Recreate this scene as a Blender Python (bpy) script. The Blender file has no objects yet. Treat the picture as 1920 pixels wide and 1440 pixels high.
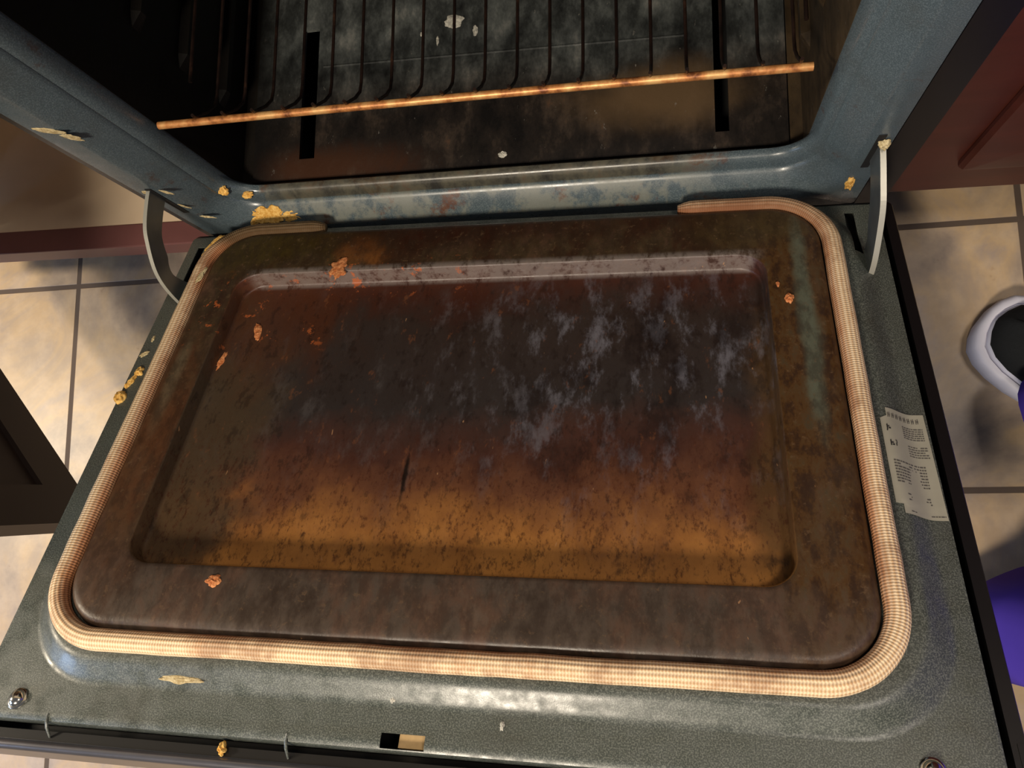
import bpy, bmesh, math, random
from mathutils import Matrix, Vector, noise as mnoise
PI = math.pi
random.seed(7)
scene = bpy.context.scene
COL = scene.collection

# ------------------------------------------------------------------ camera
H0 = 0.1884                                  # height of the oven door hinge above the floor
cam_d = bpy.data.cameras.new('camera')
cam_d.sensor_width = 36.0
cam_d.lens = 1478.78 / 1920 * 36.0
cam_d.clip_start = 0.02
cam = bpy.data.objects.new('camera', cam_d)
COL.objects.link(cam)
RX = Vector((0.98142078, 0.00811254, -0.1916963))
RD = Vector((-0.01874421, -0.99027264, -0.1378722))
RF = Vector((-0.19094999, 0.13890384, -0.97172209))
cm = Matrix.Identity(4)
for i in range(3):
    cm[i][0] = RX[i]; cm[i][1] = -RD[i]; cm[i][2] = -RF[i]
cm[0][3], cm[1][3], cm[2][3] = 0.1725, -0.31657, 0.84708 + H0
cam.matrix_world = cm
scene.camera = cam

# ------------------------------------------------------------------ view, world, lights
scene.view_settings.view_transform = 'Standard'
scene.view_settings.look = 'None'
scene.view_settings.gamma = 1
scene.view_settings.exposure = 0.0
scene.view_settings.use_curve_mapping = False
world = bpy.data.worlds.new('kitchen'); scene.world = world
world.use_nodes = True
bg = world.node_tree.nodes['Background']
bg.inputs[0].default_value = (0.86, 0.90, 1.0, 1); bg.inputs[1].default_value = 0.13

def area(name, loc, target, size, power, color, size_y=None):
    d = bpy.data.lights.new(name, 'AREA'); d.energy = power; d.color = color
    d.shape = 'RECTANGLE'; d.size = size; d.size_y = size_y or size
    o = bpy.data.objects.new(name, d); COL.objects.link(o)
    o.location = loc
    o.rotation_euler = (Vector(target) - Vector(loc)).to_track_quat('-Z', 'Y').to_euler()
    return o
area('warm_lamp', (-2.1, -0.20, 1.45), (0, -0.1, 0.3), 0.24, 27, (1.0, 0.85, 0.64))
area('ceiling_lamp', (-0.38, -1.70, 2.35), (0, 0, 0.2), 0.35, 58, (1.0, 0.87, 0.70))
area('right_fill', (1.05, -0.20, 2.4), (0.55, -0.2, 0.1), 0.4, 14, (1.0, 0.88, 0.76))  # fill light added overhead to brighten the right floor
area('window_daylight', (-2.4, -1.3, 1.3), (0.3, 0.1, 0.4), 0.9, 24, (0.50, 0.68, 1.0), 1.1)

# ------------------------------------------------------------------ node helpers
class Mat:
    def __init__(s, name, rough=0.5, metal=0.0, spec=0.5):
        s.m = bpy.data.materials.new(name); s.m.use_nodes = True
        s.t = s.m.node_tree; s.N = s.t.nodes; s.L = s.t.links
        s.b = s.N['Principled BSDF']
        s.set('Roughness', rough); s.set('Metallic', metal); s.set('Specular IOR Level', spec)
        s.tc = s.N.new('ShaderNodeTexCoord')
        s.obj = s.tc.outputs['Object']
    def set(s, k, v):
        i = s.b.inputs[k]
        if hasattr(v, 'is_output') or isinstance(v, bpy.types.NodeSocket): s.L.new(v, i)
        elif isinstance(v, tuple): i.default_value = (*v, 1) if len(v) == 3 else v
        else: i.default_value = v
    def inp(s, sock, v):
        if isinstance(v, bpy.types.NodeSocket): s.L.new(v, sock)
        elif isinstance(v, tuple) and len(v) == 3 and sock.type == 'RGBA': sock.default_value = (*v, 1)
        else: sock.default_value = v
    def mapping(s, scale=(1, 1, 1), rot=0, loc=(0, 0, 0), vec=None):
        n = s.N.new('ShaderNodeMapping'); s.L.new(vec or s.obj, n.inputs[0])
        n.inputs['Scale'].default_value = scale; n.inputs['Rotation'].default_value = (0, 0, rot)
        n.inputs['Location'].default_value = loc
        return n.outputs[0]
    def noise(s, scale, detail=4, rough=0.55, vec=None, dist=0.0):
        n = s.N.new('ShaderNodeTexNoise'); s.L.new(vec or s.obj, n.inputs['Vector'])
        n.inputs['Scale'].default_value = scale; n.inputs['Detail'].default_value = detail
        n.inputs['Roughness'].default_value = rough; n.inputs['Distortion'].default_value = dist
        return n.outputs['Fac']
    def xyz(s, vec=None):
        n = s.N.new('ShaderNodeSeparateXYZ'); s.L.new(vec or s.obj, n.inputs[0]); return n.outputs
    def math(s, op, a, b=0.0, c=0.0):
        n = s.N.new('ShaderNodeMath'); n.operation = op
        s.inp(n.inputs[0], a); s.inp(n.inputs[1], b)
        if op in ('MULTIPLY_ADD', 'COMPARE'): s.inp(n.inputs[2], c)
        return n.outputs[0]
    def rng(s, v, a, b, lo=0.0, hi=1.0):
        n = s.N.new('ShaderNodeMapRange'); n.interpolation_type = 'SMOOTHSTEP'
        s.inp(n.inputs[0], v)
        for k, x in zip((1, 2, 3, 4), (a, b, lo, hi)): n.inputs[k].default_value = x
        return n.outputs[0]
    def mix(s, f, a, b, mode='MIX'):
        n = s.N.new('ShaderNodeMix'); n.data_type = 'RGBA'; n.blend_type = mode
        s.inp(n.inputs[0], f); s.inp(n.inputs[6], a); s.inp(n.inputs[7], b)
        return n.outputs[2]
    def ramp(s, f, stops):
        n = s.N.new('ShaderNodeValToRGB'); s.L.new(f, n.inputs[0])
        e = n.color_ramp.elements
        while len(e) < len(stops): e.new(0.5)
        for q, (p, c) in zip(e, stops):
            q.position = p; q.color = (*c, 1) if len(c) == 3 else c
        return n.outputs[0]
    def bump(s, h, strength=0.3, dist=0.001):
        n = s.N.new('ShaderNodeBump'); n.inputs['Strength'].default_value = strength
        n.inputs['Distance'].default_value = dist
        s.L.new(h, n.inputs['Height']); s.L.new(n.outputs[0], s.b.inputs['Normal'])
    def blob(s, x, y, cx, cy, rx, ry, warp=None, soft=0.6):
        # 1 inside an ellipse, soft to 0 outside; warp is a 0..1 noise that frays the border
        dx = s.math('DIVIDE', s.math('SUBTRACT', x, cx), rx)
        dy = s.math('DIVIDE', s.math('SUBTRACT', y, cy), ry)
        r = s.math('SQRT', s.math('ADD', s.math('MULTIPLY', dx, dx), s.math('MULTIPLY', dy, dy)))
        if warp is not None: r = s.math('ADD', r, s.math('MULTIPLY', s.math('SUBTRACT', warp, 0.5), 2.2))
        return s.rng(r, 1 - soft, 1 + soft, 1, 0)

def c(r, g, b):                      # sRGB 0-255 to linear
    f = lambda v: (v / 255) / 12.92 if v / 255 <= .04045 else ((v / 255 + .055) / 1.055) ** 2.4
    return (f(r), f(g), f(b))

def simple(name, col, rough=.5, metal=0., spec=.5, var=0.0, sc=30, bump=0.0):
    M = Mat(name, rough, metal, spec)
    if var:
        n = M.noise(sc)
        M.set('Base Color', M.mix(n, tuple(v * (1 - var) for v in col), tuple(min(1, v * (1 + var)) for v in col)))
        if bump: M.bump(n, bump)
    else: M.set('Base Color', col)
    return M.m

def enamel(name, base, speck, rough=.3, grime=0.0):
    M = Mat(name, rough, 0, .6)
    n = M.noise(900, 2, .6); n2 = M.noise(14, 5, .6)
    col = M.mix(M.rng(n, .42, .66), base, speck)
    col = M.mix(M.math('MULTIPLY', M.rng(n2, .45, .75), .35), col, c(58, 54, 44))
    if grime:
        g = M.noise(30, 6, .7)
        col = M.mix(M.rng(g, .60, .72, 0, grime), col, c(70, 42, 26))
    M.set('Base Color', col)
    M.set('Roughness', M.rng(M.noise(60, 4), .3, .7, rough * .8, rough * 1.5))
    M.bump(n, .12, .0004)
    return M.m

M_enamel = enamel('green_enamel', c(62, 67, 62), c(106, 110, 102), .34)
M_frame = enamel('frame_enamel', c(70, 82, 88), c(92, 104, 110), .27, .55)
M_black = simple('black_paint', c(16, 15, 16), .35)
M_dark = simple('dark_void', c(8, 8, 8), .8)
M_trim = simple('grey_trim', c(110, 108, 112), .28, .75, .5, .2, 40)
M_steel = simple('polished_steel', c(205, 200, 190), .16, 1.0)
M_arm = simple('zinc_plated_steel', c(120, 126, 128), .36, .75, .5, .25, 60)
M_arm_edge = simple('lit_steel_edge', c(178, 176, 164), .4, .3)  # paler copy of the arm steel: light on the edges put into colour
M_cherry = Mat('cherry_wood', .42)
_n = M_cherry.noise(4, 5, .6, M_cherry.mapping((1, 8, 8)), 1.5)
M_cherry.set('Base Color', M_cherry.mix(_n, c(56, 24, 17), c(86, 38, 28))); M_cherry = M_cherry.m
M_cherry_d = simple('dark_cherry_wood', c(44, 33, 28), .5, 0, .5, .15, 12)
M_rail = simple('mauve_brown_wood', c(112, 72, 70), .45, 0, .5, .2, 14)
M_insul = simple('tan_insulation', c(190, 160, 115), .9, 0, .3, .2, 200)

# melamine interior with crumbs and scuffs
M_ = Mat('cream_melamine', .55)
s1 = M_.rng(M_.noise(75, 3, .7), .70, .76, 0, .5); s2 = M_.rng(M_.noise(5, 4), .35, .7)
M_.set('Base Color', M_.mix(s1, M_.mix(s2, c(232, 212, 184), c(214, 192, 164)), c(120, 84, 52)))
M_melamine = M_.m

# tile floor: 0.33 m tiles, grid turned by 1.2 degrees against the range
M_ = Mat('beige_floor_tile', .36, 0, .45)
v = M_.mapping((1, 1, 1), -0.0213, (0, 0, 0))
br = M_.N.new('ShaderNodeTexBrick'); M_.L.new(v, br.inputs['Vector'])
br.offset = 0; br.squash = 1
br.inputs['Scale'].default_value = 1; br.inputs['Brick Width'].default_value = .33
br.inputs['Row Height'].default_value = .33; br.inputs['Mortar Size'].default_value = .0042
br.inputs['Mortar Smooth'].default_value = .25
br.inputs['Color1'].default_value = (0, 0, 0, 1); br.inputs['Color2'].default_value = (.3, .3, .3, 1); br.inputs['Mortar'].default_value = (1, 1, 1, 1)
nA = M_.noise(5.5, 5, .6, None, 1.2); nB = M_.noise(22, 4, .6)
tile = M_.ramp(nA, [(.30, c(124, 112, 104)), (.44, c(156, 138, 120)), (.56, c(178, 152, 118)), (.70, c(150, 136, 128))])
tile = M_.mix(M_.rng(nB, .35, .75, 0, .35), tile, c(214, 190, 160))
tile = M_.mix(M_.rng(M_.noise(34, 3, .6), .68, .76, 0, .35), tile, c(120, 84, 60))
M_.set('Base Color', M_.mix(br.outputs['Fac'], tile, c(84, 70, 60)))
M_.set('Roughness', M_.math('ADD', M_.math('MULTIPLY', br.outputs['Fac'], .4), .36))
M_.bump(M_.math('SUBTRACT', M_.math('MULTIPLY', nB, .15), br.outputs['Fac']), .5, .002)
M_tile = M_.m

# baked, rust brown liner of the door; coordinates are door-local metres (x across, y towards the hinge)
M_ = Mat('baked_on_grease_enamel', .42, 0, .4)
o = M_.xyz(); X, Y = o[0], o[1]
U = M_.math('MULTIPLY', Y, -1.0)
w1 = M_.noise(9, 5, .65); w2 = M_.noise(26, 5, .65, M_.mapping((1, .55, 1))); w3 = M_.noise(90, 4, .7, M_.mapping((1, .5, 1)))
w4 = M_.noise(240, 6, .75, M_.mapping((1, .5, 1)))
# rim colours
rim = M_.ramp(w2, [(.30, c(40, 28, 20)), (.45, c(60, 40, 27)), (.56, c(66, 52, 34)), (.70, c(90, 64, 47))])
front = M_.ramp(w2, [(.30, c(56, 44, 36)), (.48, c(78, 66, 56)), (.60, c(84, 62, 48)), (.75, c(94, 80, 66))])
rim = M_.mix(M_.rng(U, .40, .455), rim, front)
rim = M_.mix(M_.blob(X, U, -.26, .05, .10, .045, w1, .4), rim, c(62, 50, 20))
rim = M_.mix(M_.blob(X, U, .285, .22, .045, .26, w2, .5), rim, M_.ramp(w3, [(.35, c(62, 38, 20)), (.5, c(84, 56, 26)), (.7, c(70, 58, 40))]))
rim = M_.mix(M_.blob(X, U, .27, .06, .07, .035, w1, .5), rim, c(70, 56, 34))
rim = M_.mix(M_.blob(X, U, .302, .19, .008, .11, w2, .5), rim, c(88, 90, 74))
rim = M_.mix(M_.math('MULTIPLY', M_.blob(X, U, -.315, .25, .007, .05, w2, .5), .7), rim, c(98, 100, 80))
rim = M_.mix(M_.math('MULTIPLY', M_.blob(X, U, -.155, .075, .03, .022, w2, .4), .8), rim, c(126, 78, 38))
rim = M_.mix(M_.math('MULTIPLY', M_.blob(X, U, .00, .05, .22, .025, w1, .7), .7), rim, c(44, 18, 10))
rim = M_.mix(M_.math('MULTIPLY', M_.blob(X, U, -.31, .33, .03, .12, w2, .8), .6), rim, c(98, 62, 38))
rim = M_.mix(M_.math('MULTIPLY', M_.blob(X, U, .24, .02, .12, .006, w3, .5), .85), rim, c(150, 98, 52))
rim = M_.mix(M_.rng(w3, .38, .62, .5, 0), rim, c(40, 28, 20))
rim = M_.mix(M_.rng(M_.noise(170, 4, .75), .56, .72, 0, .5), rim, c(108, 84, 60))
# recess colours
uw = M_.math('ADD', U, M_.math('MULTIPLY', M_.math('SUBTRACT', w1, .5), .12))
uw = M_.math('ADD', uw, M_.math('MULTIPLY', M_.math('SUBTRACT', w2, .5), .07))
pan = M_.ramp(M_.math('DIVIDE', M_.math('SUBTRACT', uw, .08), .37), [
    (.00, c(76, 38, 24)), (.10, c(66, 36, 26)), (.22, c(52, 41, 36)), (.50, c(50, 43, 40)),
    (.64, c(72, 44, 34)), (.75, c(100, 62, 40)), (.86, c(146, 96, 48)), (1.0, c(192, 132, 64))])
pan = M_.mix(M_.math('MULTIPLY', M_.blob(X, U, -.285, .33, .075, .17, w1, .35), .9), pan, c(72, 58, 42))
pan = M_.mix(M_.math('MULTIPLY', M_.blob(X, U, .275, .34, .03, .16, w1, .4), .85), pan, c(84, 60, 34))
pan = M_.mix(M_.math('MULTIPLY', M_.blob(X, U, -.24, .15, .07, .07, w2, .7), .6), pan, c(84, 46, 26))
sm = M_.noise(42, 5, .7, M_.mapping((1.2, .5, 1)))
zone = M_.blob(X, U, .15, .22, .13, .11, w1, .8)
pan = M_.mix(M_.math('MULTIPLY', M_.math('MULTIPLY', zone, M_.rng(sm, .48, .68)), .65), pan, c(122, 120, 128))
zone2 = M_.blob(X, U, -.03, .25, .22, .12, w1, .9)
pan = M_.mix(M_.math('MULTIPLY', M_.math('MULTIPLY', zone2, M_.rng(sm, .50, .72)), .28), pan, c(104, 98, 96))
pan = M_.mix(M_.math('MULTIPLY', M_.math('MULTIPLY', zone, M_.rng(w2, .52, .35)), .7), pan, c(26, 20, 20))
spk = M_.rng(w4, .50, .66, 0, .7)
pan = M_.mix(M_.math('MULTIPLY', spk, M_.rng(U, .25, .36)), pan, c(62, 30, 18))
pan = M_.mix(M_.rng(w3, .60, .72, 0, .4), pan, c(124, 76, 46))
pan = M_.mix(M_.rng(w3, .46, .34, 0, .45), pan, c(30, 20, 16))
pan = M_.mix(M_.math('MULTIPLY', M_.blob(X, U, -.056, .343, .0022, .026, w3, .5), .9), pan, c(18, 12, 8))
# hinge-side recess wall painted paler: the light it catches put into colour
inrec = M_.math('MULTIPLY', M_.math('MULTIPLY', M_.rng(X, -.300, -.296), M_.rng(X, .288, .284)),
                M_.math('MULTIPLY', M_.rng(U, .086, .090), M_.rng(U, .462, .458)))
inrec = M_.math('MULTIPLY', inrec, M_.rng(o[2], .02515, .0245))
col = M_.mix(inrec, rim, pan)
edge = M_.math('MULTIPLY', M_.math('MULTIPLY', M_.rng(X, -.285, -.262), M_.rng(X, .275, .255)),
               M_.math('MULTIPLY', M_.rng(U, .094, .100), M_.rng(U, .112, .107)))
col = M_.mix(M_.math('MULTIPLY', M_.math('MULTIPLY', edge, M_.rng(w3, .30, .55)), .55), col, c(128, 118, 112))
# orange baked splashes at the hinge-left corner
spl = M_.rng(M_.noise(55, 4, .75), .60, .66)
zz = M_.math('ADD', M_.blob(X, U, -.30, .16, .05, .035, w1, .5), M_.blob(X, U, -.235, .18, .06, .02, w1, .5))
zz = M_.math('ADD', zz, M_.blob(X, U, -.15, .105, .10, .02, w1, .5))
zz = M_.math('MINIMUM', zz, 1.0)
col = M_.mix(M_.math('MULTIPLY', M_.math('MULTIPLY', zz, spl), .8), col, c(176, 92, 46))
fl = M_.rng(M_.noise(120, 2, .5, M_.mapping((1.6, .6, 1))), .76, .79)
col = M_.mix(M_.math('MULTIPLY', fl, .6), col, c(176, 132, 92))
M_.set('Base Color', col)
M_.set('Roughness', M_.rng(w2, .3, .7, .30, .52))
M_.bump(M_.math('ADD', w3, M_.math('MULTIPLY', w4, .5)), .35, .0009)
M_liner = M_.m

# cavity enamel: black with grey ash and brown grease towards the opening
M_ = Mat('oven_interior_enamel', .5, 0, .4)
o = M_.xyz(); X, Y, Z = o
w1 = M_.noise(7, 5, .65); w2 = M_.noise(28, 5, .7, M_.mapping((1, .55, 1))); w3 = M_.noise(120, 4, .7, M_.mapping((1, .5, 1)))
base = M_.ramp(w2, [(.30, c(20, 21, 21)), (.45, c(54, 57, 56)), (.58, c(86, 90, 88)), (.74, c(134, 134, 128))])
near = M_.ramp(w2, [(.35, c(14, 11, 10)), (.52, c(34, 28, 24)), (.64, c(60, 50, 42)), (.78, c(96, 68, 48))])
yw = M_.math('ADD', Y, M_.math('MULTIPLY', M_.math('SUBTRACT', w1, .5), .10))
col = M_.mix(M_.rng(yw, .115, .20, 1, 0), base, near)
col = M_.mix(M_.math('MULTIPLY', M_.blob(X, Y, .17, .115, .07, .03, w1, .7), .8), col, c(104, 82, 56))
col = M_.mix(M_.rng(M_.math('ABSOLUTE', X), .304, .306), col, M_.ramp(w2, [(.35, c(42, 33, 22)), (.6, c(68, 54, 36)), (.75, c(62, 58, 60))]))
col = M_.mix(M_.math('MULTIPLY', M_.blob(X, Y, -.22, .06, .10, .02, w2, .7), .7), col, c(74, 44, 26))
col = M_.mix(M_.rng(w3, .66, .73, 0, .5), col, c(140, 136, 128))
col = M_.mix(M_.rng(X, -.25, -.31, 0, .93), col, c(9, 8, 7))     # left side near black: the jamb's shade painted in
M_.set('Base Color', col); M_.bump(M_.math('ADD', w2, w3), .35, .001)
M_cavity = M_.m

# sill lip with burnt wear: same enamel, scraped pale with rusty runs
M_ = Mat('worn_sill_enamel', .3, 0, .6)
o = M_.xyz(); X, Y, Z = o
n2 = M_.noise(32, 6, .7, M_.mapping((1, 1, .4))); n3 = M_.noise(850, 2)
col = M_.mix(M_.rng(n3, .42, .66), c(70, 82, 88), c(94, 106, 110))
low = M_.rng(Z, H0 + .10, H0 + .06)
midx = M_.math('MULTIPLY', M_.rng(X, -.33, -.24), M_.rng(X, .26, .16))
wear = M_.math('MULTIPLY', M_.math('MULTIPLY', low, midx), M_.rng(n2, .44, .58))
col = M_.mix(M_.math('MULTIPLY', wear, .75), col, c(118, 120, 110))
rust = M_.math('MULTIPLY', M_.math('MULTIPLY', low, M_.rng(M_.noise(20, 6, .72), .52, .64)), M_.rng(X, .30, .20))
col = M_.mix(M_.math('MULTIPLY', rust, .85), col, c(94, 52, 28))
upl = M_.math('MULTIPLY', M_.math('MULTIPLY', M_.rng(Z, H0 + .0275, H0 + .0295), low), midx)
col = M_.mix(M_.math('MULTIPLY', upl, .8), col, M_.ramp(n2, [(.35, c(48, 40, 30)), (.55, c(86, 80, 64)), (.7, c(84, 52, 32))]))
M_.set('Base Color', col)
M_.set('Roughness', M_.rng(n2, .3, .7, .22, .42))
M_sill = M_.m

# woven glass-fibre rope
M_ = Mat('woven_glass_fibre', .75, 0, .3)
uvn = M_.N.new('ShaderNodeUVMap'); uv = M_.xyz(uvn.outputs[0])
ridg = M_.math('SINE', M_.math('MULTIPLY', uv[1], 2 * PI * 15))
weav = M_.math('SINE', M_.math('MULTIPLY', uv[0], 2 * PI * 420))
hh = M_.math('ADD', M_.math('MULTIPLY', ridg, .6), M_.math('MULTIPLY', weav, .4))
st = M_.rng(M_.noise(13, 5, .7), .46, .62)
st2 = M_.rng(M_.noise(30, 4, .7), .55, .72)
base = M_.mix(M_.rng(hh, -.9, .4), c(204, 166, 122), c(240, 214, 176))
o = M_.xyz()
inner = M_.math('MULTIPLY', M_.rng(uv[1], .24, .42), M_.rng(uv[1], .85, .70))                       # the side that faces the hot oven is scorched
col = M_.mix(M_.math('MULTIPLY', inner, M_.rng(M_.noise(7, 4, .7), .3, .62, .25, .85)), base, c(166, 100, 58))
col = M_.mix(M_.math('MULTIPLY', st, .55), col, c(132, 80, 48))
col = M_.mix(M_.math('MULTIPLY', st2, .35), col, c(190, 124, 70))
rb = M_.math('MULTIPLY', M_.rng(o[1], -.12, -.03), M_.rng(o[0], .0, .3))
col = M_.mix(M_.math('MULTIPLY', rb, .7), col, c(112, 72, 46))
lb = M_.math('MULTIPLY', M_.rng(o[1], -.065, -.045), M_.rng(o[0], .0, -.2))
col = M_.mix(M_.math('MULTIPLY', lb, .9), col, c(70, 52, 26))
M_.set('Base Color', col); M_.bump(hh, .45, .0010)
M_rope = M_.m

M_ = Mat('rack_wire_steel', .42, .35)
n = M_.noise(38, 4, .7)
M_.set('Base Color', M_.ramp(n, [(.35, c(120, 70, 40)), (.48, c(206, 138, 80)), (.62, c(234, 184, 120))]))
M_rail_metal = M_.m
M_ = Mat('heat_browned_wire', .45, .5)
M_.set('Base Color', M_.ramp(M_.noise(30, 4, .7), [(.35, c(26, 19, 17)), (.6, c(52, 36, 30)), (.7, c(84, 58, 44))]))
M_wire = M_.m
def crumbmat(name, a, b):
    M = Mat(name, .8, 0, .2); n = M.noise(260, 4, .7)
    M.set('Base Color', M.mix(M.rng(n, .35, .65), a, b)); M.bump(n, .6, .002); return M.m
M_yellow = crumbmat('dried_yellow_foam', c(206, 150, 66), c(242, 200, 118))
M_cream = crumbmat('dried_cream_residue', c(170, 150, 108), c(206, 190, 150))
M_orange = crumbmat('rust_orange_crumb', c(176, 98, 52), c(222, 150, 96))
M_white = crumbmat('pale_grey_residue', c(170, 168, 158), c(216, 212, 198))
M_label = simple('aged_paper_label', c(158, 154, 138), .6, 0, .3, .12, 60)
M_ink = simple('grey_ink', c(84, 80, 74), .7)
M_ink2 = simple('black_ink', c(26, 25, 24), .7)
M_canvas = simple('black_canvas', c(26, 28, 30), .9, 0, .2, .3, 500, .4)
M_rubber = simple('white_rubber', c(206, 206, 220), .5, 0, .4, .06, 60)
M_purple = simple('purple_cotton', c(78, 58, 168), .9, 0, .2, .15, 14)
M_skin = simple('skin', c(196, 150, 124), .6)
_p = Mat('red_white_plaid', .9, 0, .2)
_o = _p.xyz()
_a = _p.rng(_p.math('SINE', _p.math('MULTIPLY', _o[0], 500)), -.2, .2); _b = _p.rng(_p.math('SINE', _p.math('MULTIPLY', _o[1], 500)), -.2, .2)
_p.set('Base Color', _p.mix(_a, _p.mix(_b, c(150, 90, 86), c(190, 180, 180)), _p.mix(_b, c(70, 50, 60), c(160, 100, 96)))); M_plaid = _p.m

# ------------------------------------------------------------------ mesh helpers
def mesh_obj(name, verts, faces, mat, parent=None, smooth=True, uvs=None, mats=None, fmat=None, sharp=40):
    me = bpy.data.meshes.new(name)
    inv = parent.matrix_world.inverted() if parent is not None else None
    if inv is not None: verts = [inv @ Vector(v) for v in verts]
    me.from_pydata([tuple(v) for v in verts], [], faces); me.validate()
    for m in (mats or [mat]): me.materials.append(m)
    if fmat:
        for p, i in zip(me.polygons, fmat): p.material_index = i
    if uvs:
        l = me.uv_layers.new(name='UVMap')
        for p in me.polygons:
            for li, uvv in zip(p.loop_indices, uvs[p.index]): l.data[li].uv = uvv
    bm = bmesh.new(); bm.from_mesh(me); bmesh.ops.recalc_face_normals(bm, faces=bm.faces); bm.to_mesh(me); bm.free()
    if smooth:
        for p in me.polygons: p.use_smooth = True
        try: me.set_sharp_from_angle(angle=math.radians(sharp))
        except Exception: pass
    ob = bpy.data.objects.new(name, me); COL.objects.link(ob)
    if parent is not None: ob.parent = parent; bpy.context.view_layer.update()
    return ob

class MB:
    def __init__(s): s.v = []; s.f = []
    def add(s, v, f):
        k = len(s.v); s.v += [tuple(x) for x in v]; s.f += [tuple(i + k for i in q) for q in f]
    def box(s, x0, x1, y0, y1, z0, z1, M=None):
        v = [Vector((x, y, z)) for z in (z0, z1) for y in (y0, y1) for x in (x0, x1)]
        if M is not None: v = [M @ q for q in v]
        s.add(v, [(0, 2, 3, 1), (4, 5, 7, 6), (0, 1, 5, 4), (2, 6, 7, 3), (0, 4, 6, 2), (1, 3, 7, 5)])
    def loft(s, rings, closed=True, cap0=False, cap1=False):
        n = len(rings[0]); v = [p for r in rings for p in r]; f = []
        for i in range(len(rings) - 1):
            for j in range(n if closed else n - 1):
                k = (j + 1) % n
                f.append((i * n + j, i * n + k, (i + 1) * n + k, (i + 1) * n + j))
        if cap0: f.append(tuple(range(n))[::-1])
        if cap1: f.append(tuple((len(rings) - 1) * n + j for j in range(n)))
        s.add(v, f)
    def tube(s, pts, r, n=10, M=None):
        pts = [Vector(p) for p in pts]; rings = []
        rr = r if isinstance(r, (list, tuple)) else [r] * len(pts)
        up = None
        for i, p in enumerate(pts):
            t = (pts[min(i + 1, len(pts) - 1)] - pts[max(i - 1, 0)]).normalized()
            if up is None: up = Vector((0, 0, 1)) if abs(t.z) < .9 else Vector((0, 1, 0))
            a = t.cross(up).normalized(); b = a.cross(t).normalized(); up = b
            rings.append([p + rr[i] * (math.cos(2 * PI * k / n) * a + math.sin(2 * PI * k / n) * b) for k in range(n)])
        if M is not None: rings = [[M @ q for q in r_] for r_ in rings]
        s.loft(rings, True, True, True)
    def make(s, name, mat, parent=None, **k): return mesh_obj(name, s.v, s.f, mat, parent, **k)

def box(name, mat, parent, *b, bevel=0.0, M=None, **k):
    m = MB(); m.box(*b, M=M); o = m.make(name, mat, parent, smooth=False, **k)
    if bevel:
        q = o.modifiers.new('edge', 'BEVEL'); q.width = bevel; q.segments = 3; q.limit_method = 'ANGLE'
    return o
def empty(name, loc=(0, 0, 0), label=None, cat=None, group=None):
    o = bpy.data.objects.new(name, None); COL.objects.link(o); o.location = loc
    o.empty_display_size = .05
    bpy.context.view_layer.update()
    tag(o, label, cat, group); return o
def tag(o, label=None, cat=None, group=None, kind=None):
    if label: o['label'] = label
    if cat: o['category'] = cat
    if group: o['group'] = group
    if kind: o['kind'] = kind
    return o

def rr(x0, x1, y0, y1, r, n=10):
    """rounded rectangle, counter-clockwise, 4*(n+1) points"""
    out = []
    for cx, cy, a in ((x1 - r, y1 - r, 0), (x0 + r, y1 - r, 90), (x0 + r, y0 + r, 180), (x1 - r, y0 + r, 270)):
        for k in range(n + 1):
            t = math.radians(a + 90 * k / n); out.append((cx + r * math.cos(t), cy + r * math.sin(t)))
    return out

# ------------------------------------------------------------------ setting
f = box('floor', M_tile, None, -3.0, 3.0, -3.5, 1.2, -.05, 0)
f.location = (0, 0, 0)
# shift the tile grid so that a joint crossing falls where the photo has it
for vv in f.data.vertices: vv.co.x += .7144; vv.co.y += .0033
f.location = (-.7144, -.0033, 0)
tag(f, kind='structure')
w = box('wall_back', simple('cream_wall_paint', c(190, 176, 150), .8), None, -3.0, 3.0, .66, .76, 0, 2.5); tag(w, kind='structure')

# ------------------------------------------------------------------ oven
oven = empty('oven', (0, 0, 0), 'dark green enamel kitchen range oven with its door hanging half open', 'oven')
h = H0
def ring_xz(x, z0, z1, r, y, n=10):
    return [(px, y, pz) for px, pz in rr(-x, x, z0, z1, r, n)]
T = h + .50                                 # top of the opening
m = MB()
rings = [ring_xz(.378, h - .030, T + .09, .004, .03), ring_xz(.378, h - .030, T + .09, .004, .002),
         ring_xz(.3765, h - .0285, T + .0885, .004, 0), ring_xz(.355, h + .004, T + .055, .050, 0)]
for k in range(1, 9):                        # convex roll into the opening
    a = k / 8
    rings.append(ring_xz(.355 - .026 * a, h + .004 + .023 * a ** .85, T + .055 - .035 * a, .050 - .008 * a, .022 * a ** 1.25))
rings += [ring_xz(.3288, h + .0272, T + .0195, .042, .0238), ring_xz(.3275, h + .0290, T + .018, .042, .0246),
          ring_xz(.3255, h + .0350, T + .015, .042, .0260), ring_xz(.323, h + .0405, T + .012, .041, .0290),
          ring_xz(.321, h + .0430, T + .010, .040, .0330), ring_xz(.320, h + .0425, T + .009, .038, .0380), ring_xz(.3188, h + .036, T + .008, .034, .042), ring_xz(.3182, h + .022, T + .007, .022, .046)]
m.loft(rings)
fmat = []
ff = m.make('front_frame', None, oven, mats=[M_frame, M_sill], sharp=50)
for p in ff.data.polygons:
    cz = p.center.z; p.material_index = 1 if (cz < h + .060 and abs(p.center.x) < .285 and cz > h + .005) else 0

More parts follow.
